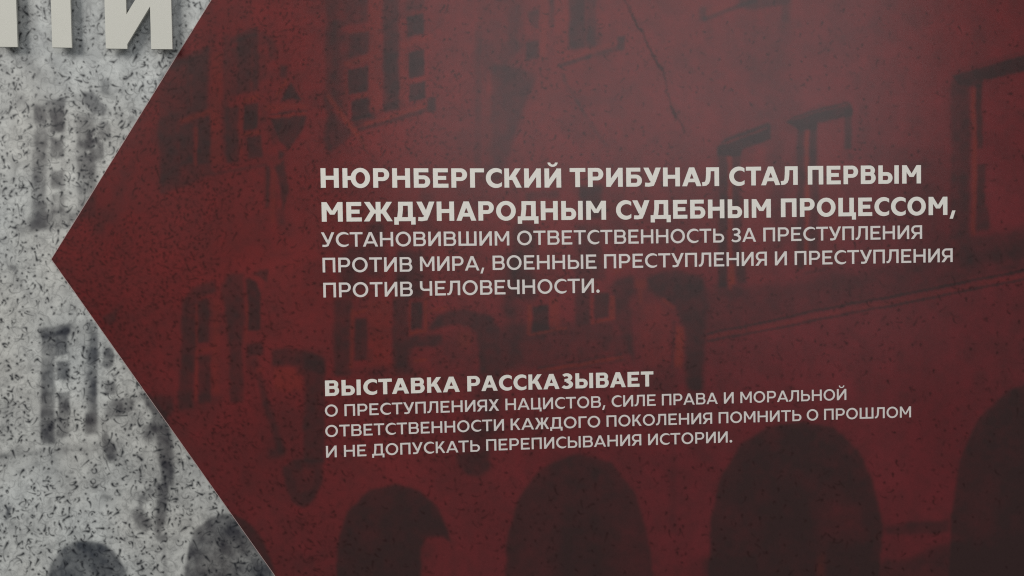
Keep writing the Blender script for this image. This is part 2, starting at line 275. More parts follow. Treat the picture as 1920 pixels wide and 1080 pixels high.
L = [
 (bar(339, 228, 396, 208, 9), .55, 3, .6), (bar(456, 189, 486, 178, 6), .6, 3, .8), (bar(456, 252, 490, 246, 5), .55, 2, .8), (rc(364, 238, 370, 312), .45, 2, .3), (rc(397, 100, 417, 308), .38, 4, .3), (rc(450, 196, 457, 300), .4, 3, .4), (bar(494, 201, 578, 200, 9), .5, 4, .4), (bar(516, 182, 542, 148, 5), .5, 3, .9), (bar(615, 178, 672, 254, 8), .6, 3, .8), (bar(671, 253, 688, 280, 6), .35, 3, .6), (bar(512, 219, 578, 213, 3), .4, 2, .6), (rc(508, 318, 516, 420), .25, 3, .4), (rc(354, 140, 360, 200), .2, 3, .2), (rc(470, 90, 474, 176), .2, 3, .2),
 (bar(645, 120, 697, 107, 11), .7, 3, .5), (bar(668, 183, 692, 176, 4), .65, 2, .7), (rc(692, -60, 716, 210), .5, 4, .3), (rc(750, 36, 763, 200), .45, 4, .3), (bar(751, 86, 812, 68, 11), .8, 3, .3), (bar(768, 152, 799, 144, 5), .75, 2, .3), (bar(766, 30, 797, 20, 5), .5, 2, .3), (bar(684, 234, 801, 198, 8), .75, 3, .5), (rc(646, 130, 652, 200), .3, 3, .4), (bar(655, 62, 690, 56, 4), .4, 2, .4),
 (rc(1012, -60, 1027, 112), .5, 4, .3), (rc(1043, -60, 1064, 104), .45, 4, .2), (bar(988, 66, 1012, 58, 7), .5, 3, .2), (bar(1055, 112, 1156, 78, 6), .5, 3, .4), (rc(916, 140, 924, 310), .25, 4, .2), ([(1018, 148), (1050, 142), (1058, 165), (1030, 190), (1000, 240), (970, 312), (960, 312), (990, 215)], .3, 7, .1), (bar(1326, 26, 1366, 10, 10), .35, 4, .3),
 (bar(1352, 270, 1440, 242, 3.5), .5, 2, .5), (rc(1365, 292, 1373, 545), .5, 2.5, .7), ([(1392, 292), (1440, 274), (1444, 480), (1450, 528), (1404, 534), (1392, 490)], .45, 4, .1), (rc(1510, 246, 1516, 500), .5, 2, .8), ([(1536, 244), (1580, 230), (1580, 480), (1536, 496)], .45, 4, .1),
 ([(1848, 168), (1960, 136), (1960, 408), (1858, 430)], .45, 4, .0), (rc(1822, 168, 1830, 440), .4, 2.5, .7), (bar(1846, 294, 1960, 262, 6), .2, 4, .0), (bar(1484, 224, 1590, 196, 3), .4, 2, .4),
 (bar(1325, 634, 2400, 420.5, 5), .22, 2, .3), (bar(1012, 695, 1168, 669, 5), .3, 2.5, .8), (rc(1367, 496, 1379, 536), .6, 3, 1.), (rc(1340, 650, 1780, 760, .18), .14, 30, .0),
 (rc(656, 578, 663, 690), .5, 2.5, .7), (bar(662, 588, 690, 580, 5), .45, 2, .7), (rc(690, 562, 734, 688), .42, 5, .3), (rc(768, 560, 771, 626), .6, 2, .8), (bar(768, 626, 800, 619, 5), .65, 2, 1), (rc(796, 560, 801, 618), .55, 2, .8), (bar(776, 678, 802, 673, 5), .5, 2.5, .9), (bar(992, 629, 1062, 615, 5), .65, 2, .9), (rc(988, 570, 996, 628), .6, 2, .8), (rc(1030, 560, 1049, 617), .5, 3, .5), (bar(1108, 606, 1154, 598, 4), .6, 2, .9), (rc(1145, 556, 1154, 600), .6, 2, .8), (rc(1108, 560, 1113, 606), .45, 2, .6), (rc(860, 622, 884, 650), .3, 6, .6), (bar(800, 584, 840, 574, 5), .35, 3, .8),
 (rc(1190, 524, 1211, 542), .55, 4, .7), ([(1200, 572), (1240, 566), (1258, 590), (1258, 680), (1212, 690), (1196, 640)], .3, 7, .2), (bar(1240, 560, 1266, 580, 7), .5, 3, .6), (rc(1267, 612, 1283, 690), .5, 4, .8), (rc(1196, 536, 1204, 570), .3, 3, .6), (bar(1150, 510, 1180, 490, 12), .4, 5, .5),
 (rc(398, 562, 412, 740), .38, 4, .3), (rc(460, 570, 464, 640), .3, 2, .4), (bar(370, 660, 402, 652, 7), .5, 3, .4), (rc(367, 570, 371, 750), .3, 2, .4), ([(514, 690), (552, 690), (568, 710), (566, 735), (514, 732)], .4, 5, .4), ([(548, 882), (590, 880), (586, 918), (560, 926)], .22, 5, .1), (rc(480, 690, 494, 700), .4, 4, .3),
]
for p, d, b, g in L: lite(p, d * 1.1, b * .65, g * .8)
# arches of the arcade
dark([(629, 1120), (632, 1020), (650, 962), (690, 920), (745, 907), (786, 918), (818, 950), (838, 990), (848, 1018), (826, 1003), (800, 1008), (788, 1030), (792, 1120), (792, 1600), (628, 1600)], .70, 2.6)
dark([(714, 1120), (712, 985), (740, 930), (790, 940), (836, 992), (800, 1002), (786, 1030), (790, 1120)], .30, 10)
dark([(944, 1120), (949, 1010), (972, 935), (1016, 876), (1085, 848), (1145, 866), (1188, 920), (1212, 990), (1222, 1050), (1226, 1120), (1226, 1600), (944, 1600)], .62, 2.6)
dark([(1040, 1120), (1046, 1000), (1080, 935), (1140, 950), (1160, 1120)], .34, 10); dark([(975, 950), (1020, 890), (1085, 862), (1145, 880), (1185, 930), (1205, 985), (1130, 920), (1040, 910)], .22, 12)
lite([(1160, 990), (1196, 1000), (1206, 1050), (1176, 1052)], .12, 7)
dark([(1327, 1120), (1332, 970), (1352, 895), (1390, 830), (1440, 800), (1500, 790), (1560, 800), (1606, 840), (1638, 905), (1654, 985), (1652, 1030), (1640, 1120), (1640, 1600), (1327, 1600)], .66, 2.6)
dark([(1350, 930), (1385, 845), (1440, 812), (1500, 802), (1560, 812), (1604, 860), (1630, 930), (1640, 1000), (1622, 1010), (1620, 940), (1560, 900), (1500, 880), (1440, 900), (1400, 960)], .34, 11)
dark([(1424, 1100), (1424, 960), (1450, 900), (1500, 900), (1528, 960), (1536, 1100)], .38, 9); dark([(1545, 1030), (1575, 1000), (1590, 1025), (1640, 1020), (1650, 1100), (1545, 1100)], .4, 7)
lite([(1526, 955), (1560, 938), (1616, 950), (1620, 1006), (1560, 1008), (1536, 990)], .16, 8); lite(rc(1530, 1036, 1546, 1100), .2, 4, .8)
dark([(1783, 1120), (1783, 960), (1798, 860), (1836, 782), (1890, 730), (1960, 708), (2040, 716), (2110, 760), (2150, 840), (2170, 960), (2172, 1600), (1783, 1600)], .66, 2.6)
dark([(1872, 1120), (1876, 880), (1910, 790), (1980, 740), (2100, 800), (2150, 1120)], .40, 12); dark([(1800, 880), (1840, 790), (1890, 742), (1930, 730), (1930, 800), (1860, 850), (1830, 940)], .25, 10)
dark(arch(2440, 640, 170, 180, 280), .7, 2.6)
TONE = np.clip(TONE, 0.02, 1.15)

# --- speckles of the plaster: short curved strokes with a knot at one end
FLK = np.zeros((Y1 - Y0, X1 - X0), np.float32)
yy7, xx7 = np.mgrid[-4:5, -4:5]
def stamp(x, y, r, a):
    xi, yi = int(round(x)), int(round(y))
    if not (X0 + 6 < xi < X1 - 6 and Y0 + 6 < yi < Y1 - 6): return
    d2 = (xx7 - (x - xi)) ** 2 + (yy7 - (y - yi)) ** 2
    v = a * np.exp(-d2 / (2 * r * r))
    s = FLK[yi - Y0 - 4:yi - Y0 + 5, xi - X0 - 4:xi - X0 + 5]
    np.maximum(s, v, out=s)
def stroke(x, y, ang, ln, curl, r, a, knot):
    n = max(2, int(ln / 1.3))
    for i in range(n):
        t = i / n
        rr = r * (1 - 0.55 * t)
        stamp(x, y, rr, a * (1 - 0.45 * t))
        ang += curl / n
        x += math.cos(ang) * ln / n; y += math.sin(ang) * ln / n
def edge_x(v):
    v = np.asarray(v, float)
    return np.where(v <= 486, 97 + (486 - v) * (300.0 / 486.0), 97 + (v - 486) * (419.7 / 594.0))
def fleck_field(xa, xb, ya, yb, cell, dens, side):
    k = 0
    for gy in np.arange(ya, yb, cell):
        for gx in np.arange(xa, xb, cell):
            x = gx + rng.random() * cell; y = gy + rng.random() * cell
            left = x < edge_x(y)
            if (side == 'L') != bool(left): continue
            p = dens(x, y)
            if rng.random() > p: continue
            q = rng.random()
            ang = rng.normal(2.0, 0.9) if rng.random() < .75 else rng.uniform(0, 6.3)
            if side == 'L':
                if q < .50:   stroke(x, y, ang, rng.uniform(6, 16), rng.normal(0, 1.8), rng.uniform(1.0, 1.6), rng.uniform(.12, .42), 0)
                elif q < .76: stroke(x, y, ang, rng.uniform(2.5, 8), rng.normal(0, .8), rng.uniform(1.15, 1.85), rng.uniform(.75, 1.0), 1)
                elif q < .92: stroke(x, y, ang, rng.uniform(12, 26), rng.normal(0, 3.0), rng.uniform(.9, 1.4), rng.uniform(.3, .95), 0)
                else:
                    stroke(x, y, ang, rng.uniform(8, 16), rng.normal(0, .9), rng.uniform(1.5, 2.2), 1.0, 1)
                    if rng.random() < .6: stroke(x, y, ang + rng.normal(2.4, .6), rng.uniform(5, 12), rng.normal(0, .9), rng.uniform(1.1, 1.8), .9, 1)
            else:
                if q < .5:    stroke(x, y, ang, rng.uniform(6, 14), rng.normal(0, 1.2), rng.uniform(1.0, 1.5), rng.uniform(.2, .55), 0)
                elif q < .88: stroke(x, y, ang, rng.uniform(2.5, 8), rng.normal(0, .6), rng.uniform(1.2, 1.9), rng.uniform(.5, 1.0), 1)
                else:         stroke(x, y, ang, rng.uniform(9, 20), rng.normal(0, 1.6), rng.uniform(1.1, 1.6), rng.uniform(.5, .95), 0)
            k += 1
    return k
clump = fbm(26, 77, 3); clump2 = fbm(70, 91, 3)
def cl(a, x, y): return a[min(max(int((y - Y0) / S), 0), CH - 1), min(max(int((x - X0) / S), 0), CW - 1)]
def densL(x, y):
    d = 0.80 + 1.6 * (cl(clump, x, y) - .5)
    if y < 110: d *= 0.62
    return d
def densR(x, y):
    d = 0.80 * math.exp(-max(0, x - 260) / 480) + 0.12
    return d * (0.3 + 2.4 * max(0, cl(clump2, x, y) - .28)) * (.35 + .65 * min(1, cl(TONE, x, y) * 1.6))
fleck_field(-40, 530, -60, 1130, 7.9, densL, 'L')
fleck_field(90, 1960, -30, 1110, 8.2, densR, 'R')
fleck_field(-700, -40, -260, 1400, 10, densL, 'L')
fleck_field(-40, 600, -260, -60, 9, densL, 'L')
def fine_grain(xa, xb, ya, yb, n, side, lo, hi):
    for _ in range(n):
        x = rng.uniform(xa, xb); y = rng.uniform(ya, yb)
        if (side == 'L') != bool(x < edge_x(y)): continue
        stroke(x, y, rng.uniform(0, 6.3), rng.uniform(2, 7), rng.normal(0, 1.5), rng.uniform(.7, 1.1), rng.uniform(lo, hi), 0)
fine_grain(-30, 520, -20, 1100, 9000, 'L', .10, .38)
fine_grain(90, 1930, -20, 1100, 15000, 'R', .08, .26)
# the long crack in the plaster
pts = [(1164, -30), (1172, 4), (1180, 14), (1184, 28), (1196, 52), (1205, 60), (1211, 78), (1222, 100), (1234, 122), (1243, 132), (1248, 152), (1250, 172), (1256, 186), (1258, 200), (1268, 220), (1278, 232), (1284, 250)]
for (xa, ya), (xb, yb) in zip(pts, pts[1:]):
    n = int(math.hypot(xb - xa, yb - ya) / 1.2)
    w = rng.uniform(.8, 1.9); a = rng.choice([.45, .65, .85, 1.0, 1.0])
    for i in range(n):
        t = i / n
        stamp(xa + (xb - xa) * t + rng.normal(0, .8), ya + (yb - ya) * t + rng.normal(0, .5), w * rng.uniform(.9, 1.5), min(1, a * rng.uniform(.7, 1.2)))
for _ in range(60):
    i = rng.integers(0, len(pts)); stroke(pts[i][0] + rng.normal(-5, 20), pts[i][1] + rng.normal(0, 14), rng.normal(1.9, .5), rng.uniform(4, 10), rng.normal(0, 1), rng.uniform(.8, 1.4), rng.uniform(.3, .8), 0)
FLK = np.clip(FLK, 0, 1)

def samp(a, u, v, s):
    x = np.clip((u - X0) / s - (0.5 if s > 1 else 0), 0, a.shape[1] - 1.001); y = np.clip((v - Y0) / s - (0.5 if s > 1 else 0), 0, a.shape[0] - 1.001)
    xi, yi = x.astype(int), y.astype(int); fx, fy = x - xi, y - yi
    return (a[yi, xi] * (1 - fx) + a[yi, xi + 1] * fx) * (1 - fy) + (a[yi + 1, xi] * (1 - fx) + a[yi + 1, xi + 1] * fx) * fy

def lerp(a, b, t): return np.asarray(a) + (np.asarray(b) - np.asarray(a)) * t[..., None]
hue = fbm(90, 131, 3); streak = fbm(5, 211, 2, ay=40)
wx1, wx2 = fbm(22, 301, 3), fbm(22, 331, 3)
def warp(u, v, amp):
    return u + (samp(wx1, u, v, S) - .5) * amp, v + (samp(wx2, u, v, S) - .5) * amp
n4 = fbm(7, 401, 2)
rg1, rg2, rgm = value_noise(8, 501), value_noise(6.5, 511), fbm(14, 521, 2)
def crackle(u, v):
    a, b = warp(u, v, 14)
    l1 = np.exp(-((samp(rg1, a, b, S) - .5) / .045) ** 2); l2 = np.exp(-((samp(rg2, a, b, S) - .47) / .05) ** 2)
    m = samp(rgm, u, v, S)
    return np.maximum(l1 * np.clip((m - .42) * 4, 0, 1), l2 * np.clip((.56 - m) * 4, 0, 1))
def grey_ink(u, v):
    a, b = warp(u, v, 8)
    t = samp(TONE, a, b, S); h = samp(hue, u, v, S); q = samp(n3, u, v, S) - .5; q2 = samp(n2, u, v, S) - .5; q3 = samp(n4, u, v, S) - .5
    m = np.clip((1.0 - t) * 2.2, 0, 1)
    t = t * (1 + .30 * q + .28 * q2 + .30 * q3) + m * (.34 * q + .22 * q3)
    t = np.clip(t, 0.02, 1.12)
    dk = lerp((.034, .039, .049), (.047, .043, .047), np.clip((h - .3) * 2.5, 0, 1))
    lt = lerp((.425, .434, .422), (.448, .442, .415), np.clip((h - .3) * 2.5, 0, 1))
    k = np.clip((t - .12) / .88, 0, 1.15)[..., None]
    col = dk + (lt - dk) * k ** 1.15
    f = np.clip(np.maximum(samp(FLK, u, v, 1) * 1.15, .36 * crackle(u, v)), 0, 1)[..., None]
    return col * (1 - f * .96) + np.array((.012, .013, .017)) * f * .96
def red_ink(u, v):
    a, b = warp(u, v, 6)
    t = samp(TONE, a, b, S); h = samp(hue, u, v, S); q = samp(n3, u, v, S) - .5; q2 = samp(n2, u, v, S) - .5; g = samp(GLOW, a, b, S); st = samp(streak, u, v, S) - .5; q3 = samp(n4, u, v, S) - .5
    m = np.clip((1.0 - t) * 1.8, 0, 1) * np.clip((1020 - b) / 200, .5, 1)
    t = np.clip(t * (1 + .34 * q + .40 * q2 + .10 * st + .22 * q3) + m * (.05 + .24 * q + .14 * q3), 0, 1.1)
    right = np.clip((u - 700) / 900, 0, 1)
    lt = lerp((.112, .0185, .0180), (.101, .0195, .0215), np.clip(right + (v - 500) / 900, 0, 1))
    lt = lt * (.82 + .18 * np.clip((u - 120) / 420, 0, 1))[..., None]
    lt = lt + (np.array((.128, .024, .014)) - lt) * (g * .75)[..., None]
    lt = lt * (1 + .30 * (h - .5))[..., None]
    dk = np.array((.034, .0178, .0172))
    k = np.clip((t - .20) / .76, 0, 1.2)[..., None]
    col = dk + (lt - dk) * k ** 1.05
    f = np.clip(samp(FLK, u, v, 1) * 1.1, 0, 1)[..., None] * .80
    return col * (1 - f) + np.array((.018, .006, .0055)) * f

# ------------------------------------------------------------------ panel
panel = thing("exhibition_panel", "large printed exhibition panel with speckled grey facade, dark red arrow and white Russian text", "panel", (0, 0, ZC))
mat_grey = print_mat("grey_photo_print", .36, .25, .05)
mat_red = print_mat("red_photo_print", .27, .27, .07)
mat_edge = plain_mat("cut_edge", (.34, .25, .24), .6, .3)
mat_board = plain_mat("backing_board", (.55, .55, .53), .7, .3)
mat_bold = plain_mat("white_lettering_film", (.64, .61, .555), .55, .4, .05, 300)
mat_thin = plain_mat("thin_white_lettering_film", (.58, .54, .51), .55, .4, .05, 300)
mat_letter = plain_mat("cream_painted_letter", (.48, .47, .42), .6, .35, .02, 30)
mat_steel = plain_mat("spacer_metal", (.4, .4, .4), .4, .5)

def grid_mesh(name, U, V, off, ink):
    w = plane_pt(U, V, 0.0)
    co = to_world(w); co[..., 1] -= off; co[..., 2] -= ZC
    col = ink(U, V)
    h, wd = U.shape
    me = bpy.data.meshes.new(name)
    idx = np.arange(h * wd).reshape(h, wd)
    q = np.stack([idx[:-1, :-1], idx[1:, :-1], idx[1:, 1:], idx[:-1, 1:]], -1).reshape(-1, 4)
    me.vertices.add(h * wd); me.vertices.foreach_set("co", co.reshape(-1).astype(np.float32))
    me.loops.add(q.size); me.loops.foreach_set("vertex_index", q.reshape(-1).astype(np.int32))
    me.polygons.add(len(q)); me.polygons.foreach_set("loop_start", np.arange(0, q.size, 4, dtype=np.int32))
    try: me.polygons.foreach_set("loop_total", np.full(len(q), 4, np.int32))
    except Exception: pass
    at = me.color_attributes.new("ink", 'FLOAT_COLOR', 'POINT')
    rgba = np.ones((h * wd, 4), np.float32); rgba[:, :3] = col.reshape(-1, 3)
    at.data.foreach_set("color", rgba.reshape(-1))
    me.update(); me.validate()
    return me
PX0, PY0, PX1, PY1 = -700, -420, 2600, 1500
vs = np.concatenate([np.linspace(PY0, -260, 14)[:-1], np.arange(-260, -24, 2.4), np.arange(-24, 1104, 1.25), np.linspace(1104, PY1, 60)])
us = np.concatenate([np.linspace(PX0, -420, 24)[:-1], np.arange(-420, -24, 2.4), np.arange(-24, 536, 1.25), np.linspace(536, 820, 12)[0:]])
U, V = np.meshgrid(us, vs)
grey = link("printed_photo", grid_mesh("printed_photo", U, V, 0.0, grey_ink), mat_grey, panel)
vs = np.concatenate([np.linspace(PY0, -24, 34)[:-1], np.arange(-24, 486, 1.9), [486.0], np.arange(488, 1104, 1.9), np.linspace(1104, PY1, 34)])
tt = np.concatenate([np.linspace(0, 1, 970), 1 + np.linspace(0, 1, 60)[1:]])
ex = edge_x(vs)
U = np.where(tt[None, :] <= 1, ex[:, None] + (1935 - ex[:, None]) * np.minimum(tt, 1)[None, :], 1935 + (PX1 - 1935) * (tt[None, :] - 1))
V = np.repeat(vs[:, None], len(tt), 1)
arrow = link("red_arrow", grid_mesh("red_arrow", U, V, 0.0008, red_ink), mat_red, panel)
arrow['label'] = "dark red arrow field pointing left, printed over the facade"
# pale cut edge of the red film
def strip_mesh(name, a, b, w, off):
    pa, pb = to_world(plane_pt(*a)), to_world(plane_pt(*b))
    d = (pb - pa); d /= np.linalg.norm(d); n = np.array([d[2], 0, -d[0]])
    if n[0] > 0: n = -n
    co = []
    for p in (pa, pb):
        for k, o in ((0, off), (w, off), (w, 0.0002), (0, 0.0002)):
            c = p + n * k; co.append((c[0], -o, c[2] - ZC))
    f = [(0, 1, 5, 4), (1, 2, 6, 5), (2, 3, 7, 6), (3, 0, 4, 7), (0, 3, 2, 1), (4, 5, 6, 7)]
    me = bpy.data.meshes.new(name); me.from_pydata(co, [], f); me.update()
    return me
for a, b in (((97, 486), (float(edge_x(PY0)), PY0)), ((97, 486), (float(edge_x(PY1)), PY1))):
    link("cut_edge", strip_mesh("cut_edge", a, b, 0.0009, 0.0009), mat_edge, arrow)
# board behind the print
def box_mesh(name, lo, hi):
    x0, y0, z0 = lo; x1, y1, z1 = hi
    co = [(x0, y0, z0), (x1, y0, z0), (x1, y1, z0), (x0, y1, z0), (x0, y0, z1), (x1, y0, z1), (x1, y1, z1), (x0, y1, z1)]
    f = [(0, 3, 2, 1), (4, 5, 6, 7), (0, 1, 5, 4), (1, 2, 6, 5), (2, 3, 7, 6), (3, 0, 4, 7)]
    me = bpy.data.meshes.new(name); me.from_pydata(co, [], f); me.update(); return me
link("backing_board", box_mesh("backing_board", (-1.66, 0.003, -0.99), (1.74, 0.022, 0.98)), mat_board, panel)

# ------------------------------------------------------------------ lettering
def rect(x0, y0, x1, y1): return [(x0, y0), (x1, y0), (x1, y1), (x0, y1)]
def para(xb, yb, xt, yt, hw): return [(xb, yb), (xb + hw, yb), (xt + hw, yt), (xt, yt)]
def ring(co, ro, ci, ri, ao, ai, n=28):
    """strip between two ellipses (centre, radii), each with its own angle range"""
    out = []
    to = np.radians(np.linspace(*ao, n + 1)); ti = np.radians(np.linspace(*ai, n + 1))
    for k in range(n):
        p = [(co[0] + ro[0] * math.cos(to[k]), co[1] + ro[1] * math.sin(to[k])), (co[0] + ro[0] * math.cos(to[k + 1]), co[1] + ro[1] * math.sin(to[k + 1])),
             (ci[0] + ri[0] * math.cos(ti[k + 1]), ci[1] + ri[1] * math.sin(ti[k + 1])), (ci[0] + ri[0] * math.cos(ti[k]), ci[1] + ri[1] * math.sin(ti[k]))]
        out.append(p)
    return out
def path(pts, ws):
    """stroke of varying width along a polyline"""
    P = np.array(pts, float); T = np.gradient(P, axis=0); T /= np.linalg.norm(T, axis=1)[:, None]
    N = np.stack([-T[:, 1], T[:, 0]], 1); A = P + N * np.array(ws)[:, None] / 2; B = P - N * np.array(ws)[:, None] / 2
    return [[tuple(A[i]), tuple(A[i + 1]), tuple(B[i + 1]), tuple(B[i])] for i in range(len(P) - 1)]
def bowl(x0, w, y0, y1, s, b):
    """D-shaped bowl from a stem at x0 out to x = w"""
    ry = (y1 - y0) / 2; rx = min(ry * 1.0, (w - x0) * .62); cx = w - rx; cy = (y0 + y1) / 2
    return [rect(x0, y0, cx, y0 + b), rect(x0, y1 - b, cx, y1)] + ring((cx, cy), (rx, ry), (cx, cy), (rx - s, ry - b), (-90, 90), (-90, 90), 20)
def mirror(polys, w): return [[(w - x, y) for x, y in p] for p in polys]

def glyph(ch, bold):
    s, b = (.245, .205) if bold else (.168, .148)
    W = dict(zip("НЮРБЕГСКИЙТУАМЖДОЫЛПВЦЗЬЯЧХШ,.", (
        (.89, 1.36, .80, .82, .77, .71, .81, .90, .86, .86, .81, .92, 1.02, 1.05, 1.50, 1.08, 1.02, 1.13, .90, .84, .82, .96, .80, .78, .82, .84, .95, 1.25, .33, .26) if bold else
        (.885, 1.30, .79, .80, .735, .66, .84, .80, .85, .85, .85, .88, 1.02, 1.0, 1.18, 1.0, 1.03, 1.08, .88, .84, .84, .88, .79, .80, .80, .82, .86, 1.23, .30, .235)))) 
    w = W[ch]; ov = .018
    O = lambda cx, w: ring((cx, .5), (w / 2, .5 + ov), (cx, .5), (w / 2 - s, .5 + ov - b * 1.02), (0, 360), (0, 360), 48)
    hs = s * 1.12
    if ch == 'Н': p = [rect(0, 0, s, 1), rect(w - s, 0, w, 1), rect(s * .5, .5 - b / 2 + .01, w - s * .5, .5 + b / 2 + .01)]
    elif ch == 'П': p = [rect(0, 0, s, 1), rect(w - s, 0, w, 1), rect(s * .5, 1 - b, w - s * .5, 1)]
    elif ch == 'Г': p = [rect(0, 0, s, 1), rect(s * .5, 1 - b, w, 1)]
    elif ch == 'Т': p = [rect(w / 2 - s / 2, 0, w / 2 + s / 2, 1), rect(0, 1 - b, w, 1)]
    elif ch == 'Е': p = [rect(0, 0, s, 1), rect(s * .5, 0, w, b), rect(s * .5, 1 - b, w * .975, 1), rect(s * .5, .505 - b / 2, w * .86, .505 + b / 2)]
    elif ch in 'ИЙ':
        q = .56 if bold else .70; e = .03 if bold else 0
        p = [rect(0, 0, s, 1), rect(w - s, 0, w, 1), [(s - e, 0), (w - s, q), (w - s + e, 1), (s, 1 - q)]]
        if ch == 'Й':
            r = .26 if bold else .25; th = .14 if bold else .105
            p += ring((w / 2, 1.31), (r, .225), (w / 2, 1.31), (r - th, .225 - th * .85), (180, 360), (180, 360), 16)
    elif ch == 'Ш': p = [rect(0, 0, s, 1), rect(w - s, 0, w, 1), rect(w / 2 - s / 2, 0, w / 2 + s / 2, 1), rect(s * .5, 0, w - s * .5, b)]
    elif ch == 'Ц':
        k = w - (.115 if bold else .10); p = [rect(0, 0, s, 1), rect(k - s, 0, k, 1), rect(s * .5, 0, w, b), rect(w - (.225 if bold else .16), -.185, w, b * .5)]
    elif ch == 'О': p = O(w / 2, w)
    elif ch == 'Ю': p = [rect(0, 0, s, 1), rect(s * .5, .5 - b / 2, .42 + s * .3, .5 + b / 2)] + O(w - (w - .40) / 2, w - .40)
    elif ch == 'С':
        rx = .51; cx = rx; xc = w; rxi = (rx - s) * 1.22; cxi = s + rxi
        ryo = .5 + ov; ryi = ryo - b * 1.02
        ao = math.degrees(math.acos(min(.999, (xc - cx) / rx))); ai = math.degrees(math.acos(min(.97, (xc - cxi) / rxi)))
        p = ring((cx, .5), (rx, ryo), (cxi, .5), (rxi, ryi), (ao, 360 - ao), (ai, 360 - ai), 40)
    elif ch == 'Р': p = [rect(0, 0, s, 1)] + bowl(s * .5, w, .345, 1, s, b * .97)
    elif ch == 'Б': p = [rect(0, 0, s, 1), rect(s * .5, 1 - b, w * .9, 1)] + bowl(s * .5, w, 0, .635, s, b * .97)
    elif ch == 'Ь': p = [rect(0, 0, s, 1)] + bowl(s * .5, w, 0, .635, s, b * .97)
    elif ch == 'Ы': p = [rect(0, 0, s, 1)] + bowl(s * .5, w - s - (.10 if bold else .115), 0, .635, s, b * .97) + [rect(w - s, 0, w, 1)]
    elif ch == 'В': p = [rect(0, 0, s, 1)] + bowl(s * .5, w * .95, .455, 1, s * .97, b * .92) + bowl(s * .5, w, 0, .455 + b * .92, s, b * .95)
    elif ch == 'Я':
        p = mirror([rect(0, 0, s, 1)] + bowl(s * .5, w, .345, 1, s, b * .97), w) + [para(-.03, 0, .26 if not bold else .22, .40, hs * 1.15)]
    elif ch == 'Ч':
        y0 = .33; p = [rect(w - s, 0, w, 1), rect(0, .64, s, 1), rect(.30, y0, w - s * .5, y0 + b)] + ring((.31, .645), (.31, .645 - y0), (.31, .645), (.31 - s, .645 - y0 - b), (180, 270), (180, 270), 14)
    elif ch == 'У':
        p = [para(.385 * w - (.02 if bold else 0), .30, 0, 1, hs), para(.44 * w - (.05 if bold else .02), .22, w - hs, 1, hs)]
        k = .44 * w - (.05 if bold else .02) + hs * .5
        g = (w - hs * .5 - k) / .78
        p += path([(k + g * .03, .25), (k - g * .02, .20), (k - g * .085, .115), (k - g * .19 - .02, b * .5 + .012), (k - .22, b * .5 - .01), (.085, b * .5 + .005)], [s * .98, s * .97, s * .93, b * 1.0, b, b])
    elif ch == 'К': p = [rect(0, 0, s, 1), para(s * .62, .40, w - hs - .07, 1, hs * 1.05), para(w - hs * 1.1, 0, s * 1.05 + .06, .58, hs * 1.02)]
    elif ch == 'Ж':
        c = w / 2; h = c - s / 2 + .02
        R_ = [para(c + s * .15, .40, w - hs - .05, 1, hs * 1.02), para(w - hs * 1.08, 0, c + s * .30, .60, hs * 1.0)]
        p = [rect(c - s / 2, 0, c + s / 2, 1)] + R_ + mirror(R_, w)
    elif ch == 'М':
        y = .36 if bold else .28; p = [rect(0, 0, s, 1), rect(w - s, 0, w, 1), [(0, 1), (s * 1.02, 1), (w / 2 + s * .46, y), (w / 2 - s * .46, y)], [(w, 1), (w - s * 1.02, 1), (w / 2 - s * .46, y), (w / 2 + s * .46, y)]]
    elif ch == 'А':
        ap = s * 1.12; p = [para(0, 0, w / 2 - ap / 2, 1, s * 1.05), para(w - s * 1.05, 0, w / 2 + ap / 2 - s * 1.05, 1, s * 1.05), rect(w * .21, .215, w * .79, .215 + b * .92)]
    elif ch == 'Л':
        x = .235 * w + s / 2
        p = [rect(w - s, 0, w, 1), rect(.235 * w, 1 - b, w - s * .5, 1)]
        p += path([(x, 1 - b * .5), (x - .003, .7), (x - .012, .5), (x - .03, .32), (x - .075, .195), (x - .15, b * .62), (0, b * .5)], [s, s, s, s * .98, s * .95, b * 1.06, b])
    elif ch == 'Д':
        f = .225 if bold else .155
        p = [rect(0, -.18, f, b * .5), rect(w - f, -.18, w, b * .5), rect(0, 0, w, b), rect(.19 * w, 1 - b, .875 * w, 1), rect(.875 * w - s, b * .5, .875 * w, 1),
             [(.13 * w, b * .5), (.13 * w + s, b * .5), (.19 * w + s, .6), (.19 * w + s, 1), (.19 * w, 1), (.185 * w, .55)]]
    elif ch == 'Х': p = [para(0, 0, w - hs * 1.15 - .02, 1, hs * 1.12), para(w - hs * 1.12, 0, .02, 1, hs * 1.12)]
    elif ch == 'З':
        cx = w * .50; ru, rl = w * .44, w * .50
        p = ring((cx, .742), (ru, .276), (cx - .02, .742), (ru - s * .93, .276 - b * .95), (140, -90), (155, -90), 26)
        p += ring((cx, .278), (rl, .296), (cx - .02, .278), (rl - s, .296 - b * .95), (90, -145), (90, -160), 26)
        p += [rect(.26, .465, cx + .02, .465 + b * .9)]
    elif ch == ',': p = [para(0, -.21, .145 if bold else .125, .24 if bold else .19, .185 if bold else .15)]
    elif ch == '.':
        r = w / 2; a = np.linspace(0, 2 * math.pi, 25)[:-1]; p = [[(r + r * math.cos(t), r - .01 + r * math.sin(t)) for t in a]]
    return p, w
SB = {}                                                  # side bearings: left, right
for c in "НПШИЙМ": SB[c] = (.092, .092)
for c in "РБЬВ": SB[c] = (.092, .055)
for c in "Ы": SB[c] = (.092, .092)
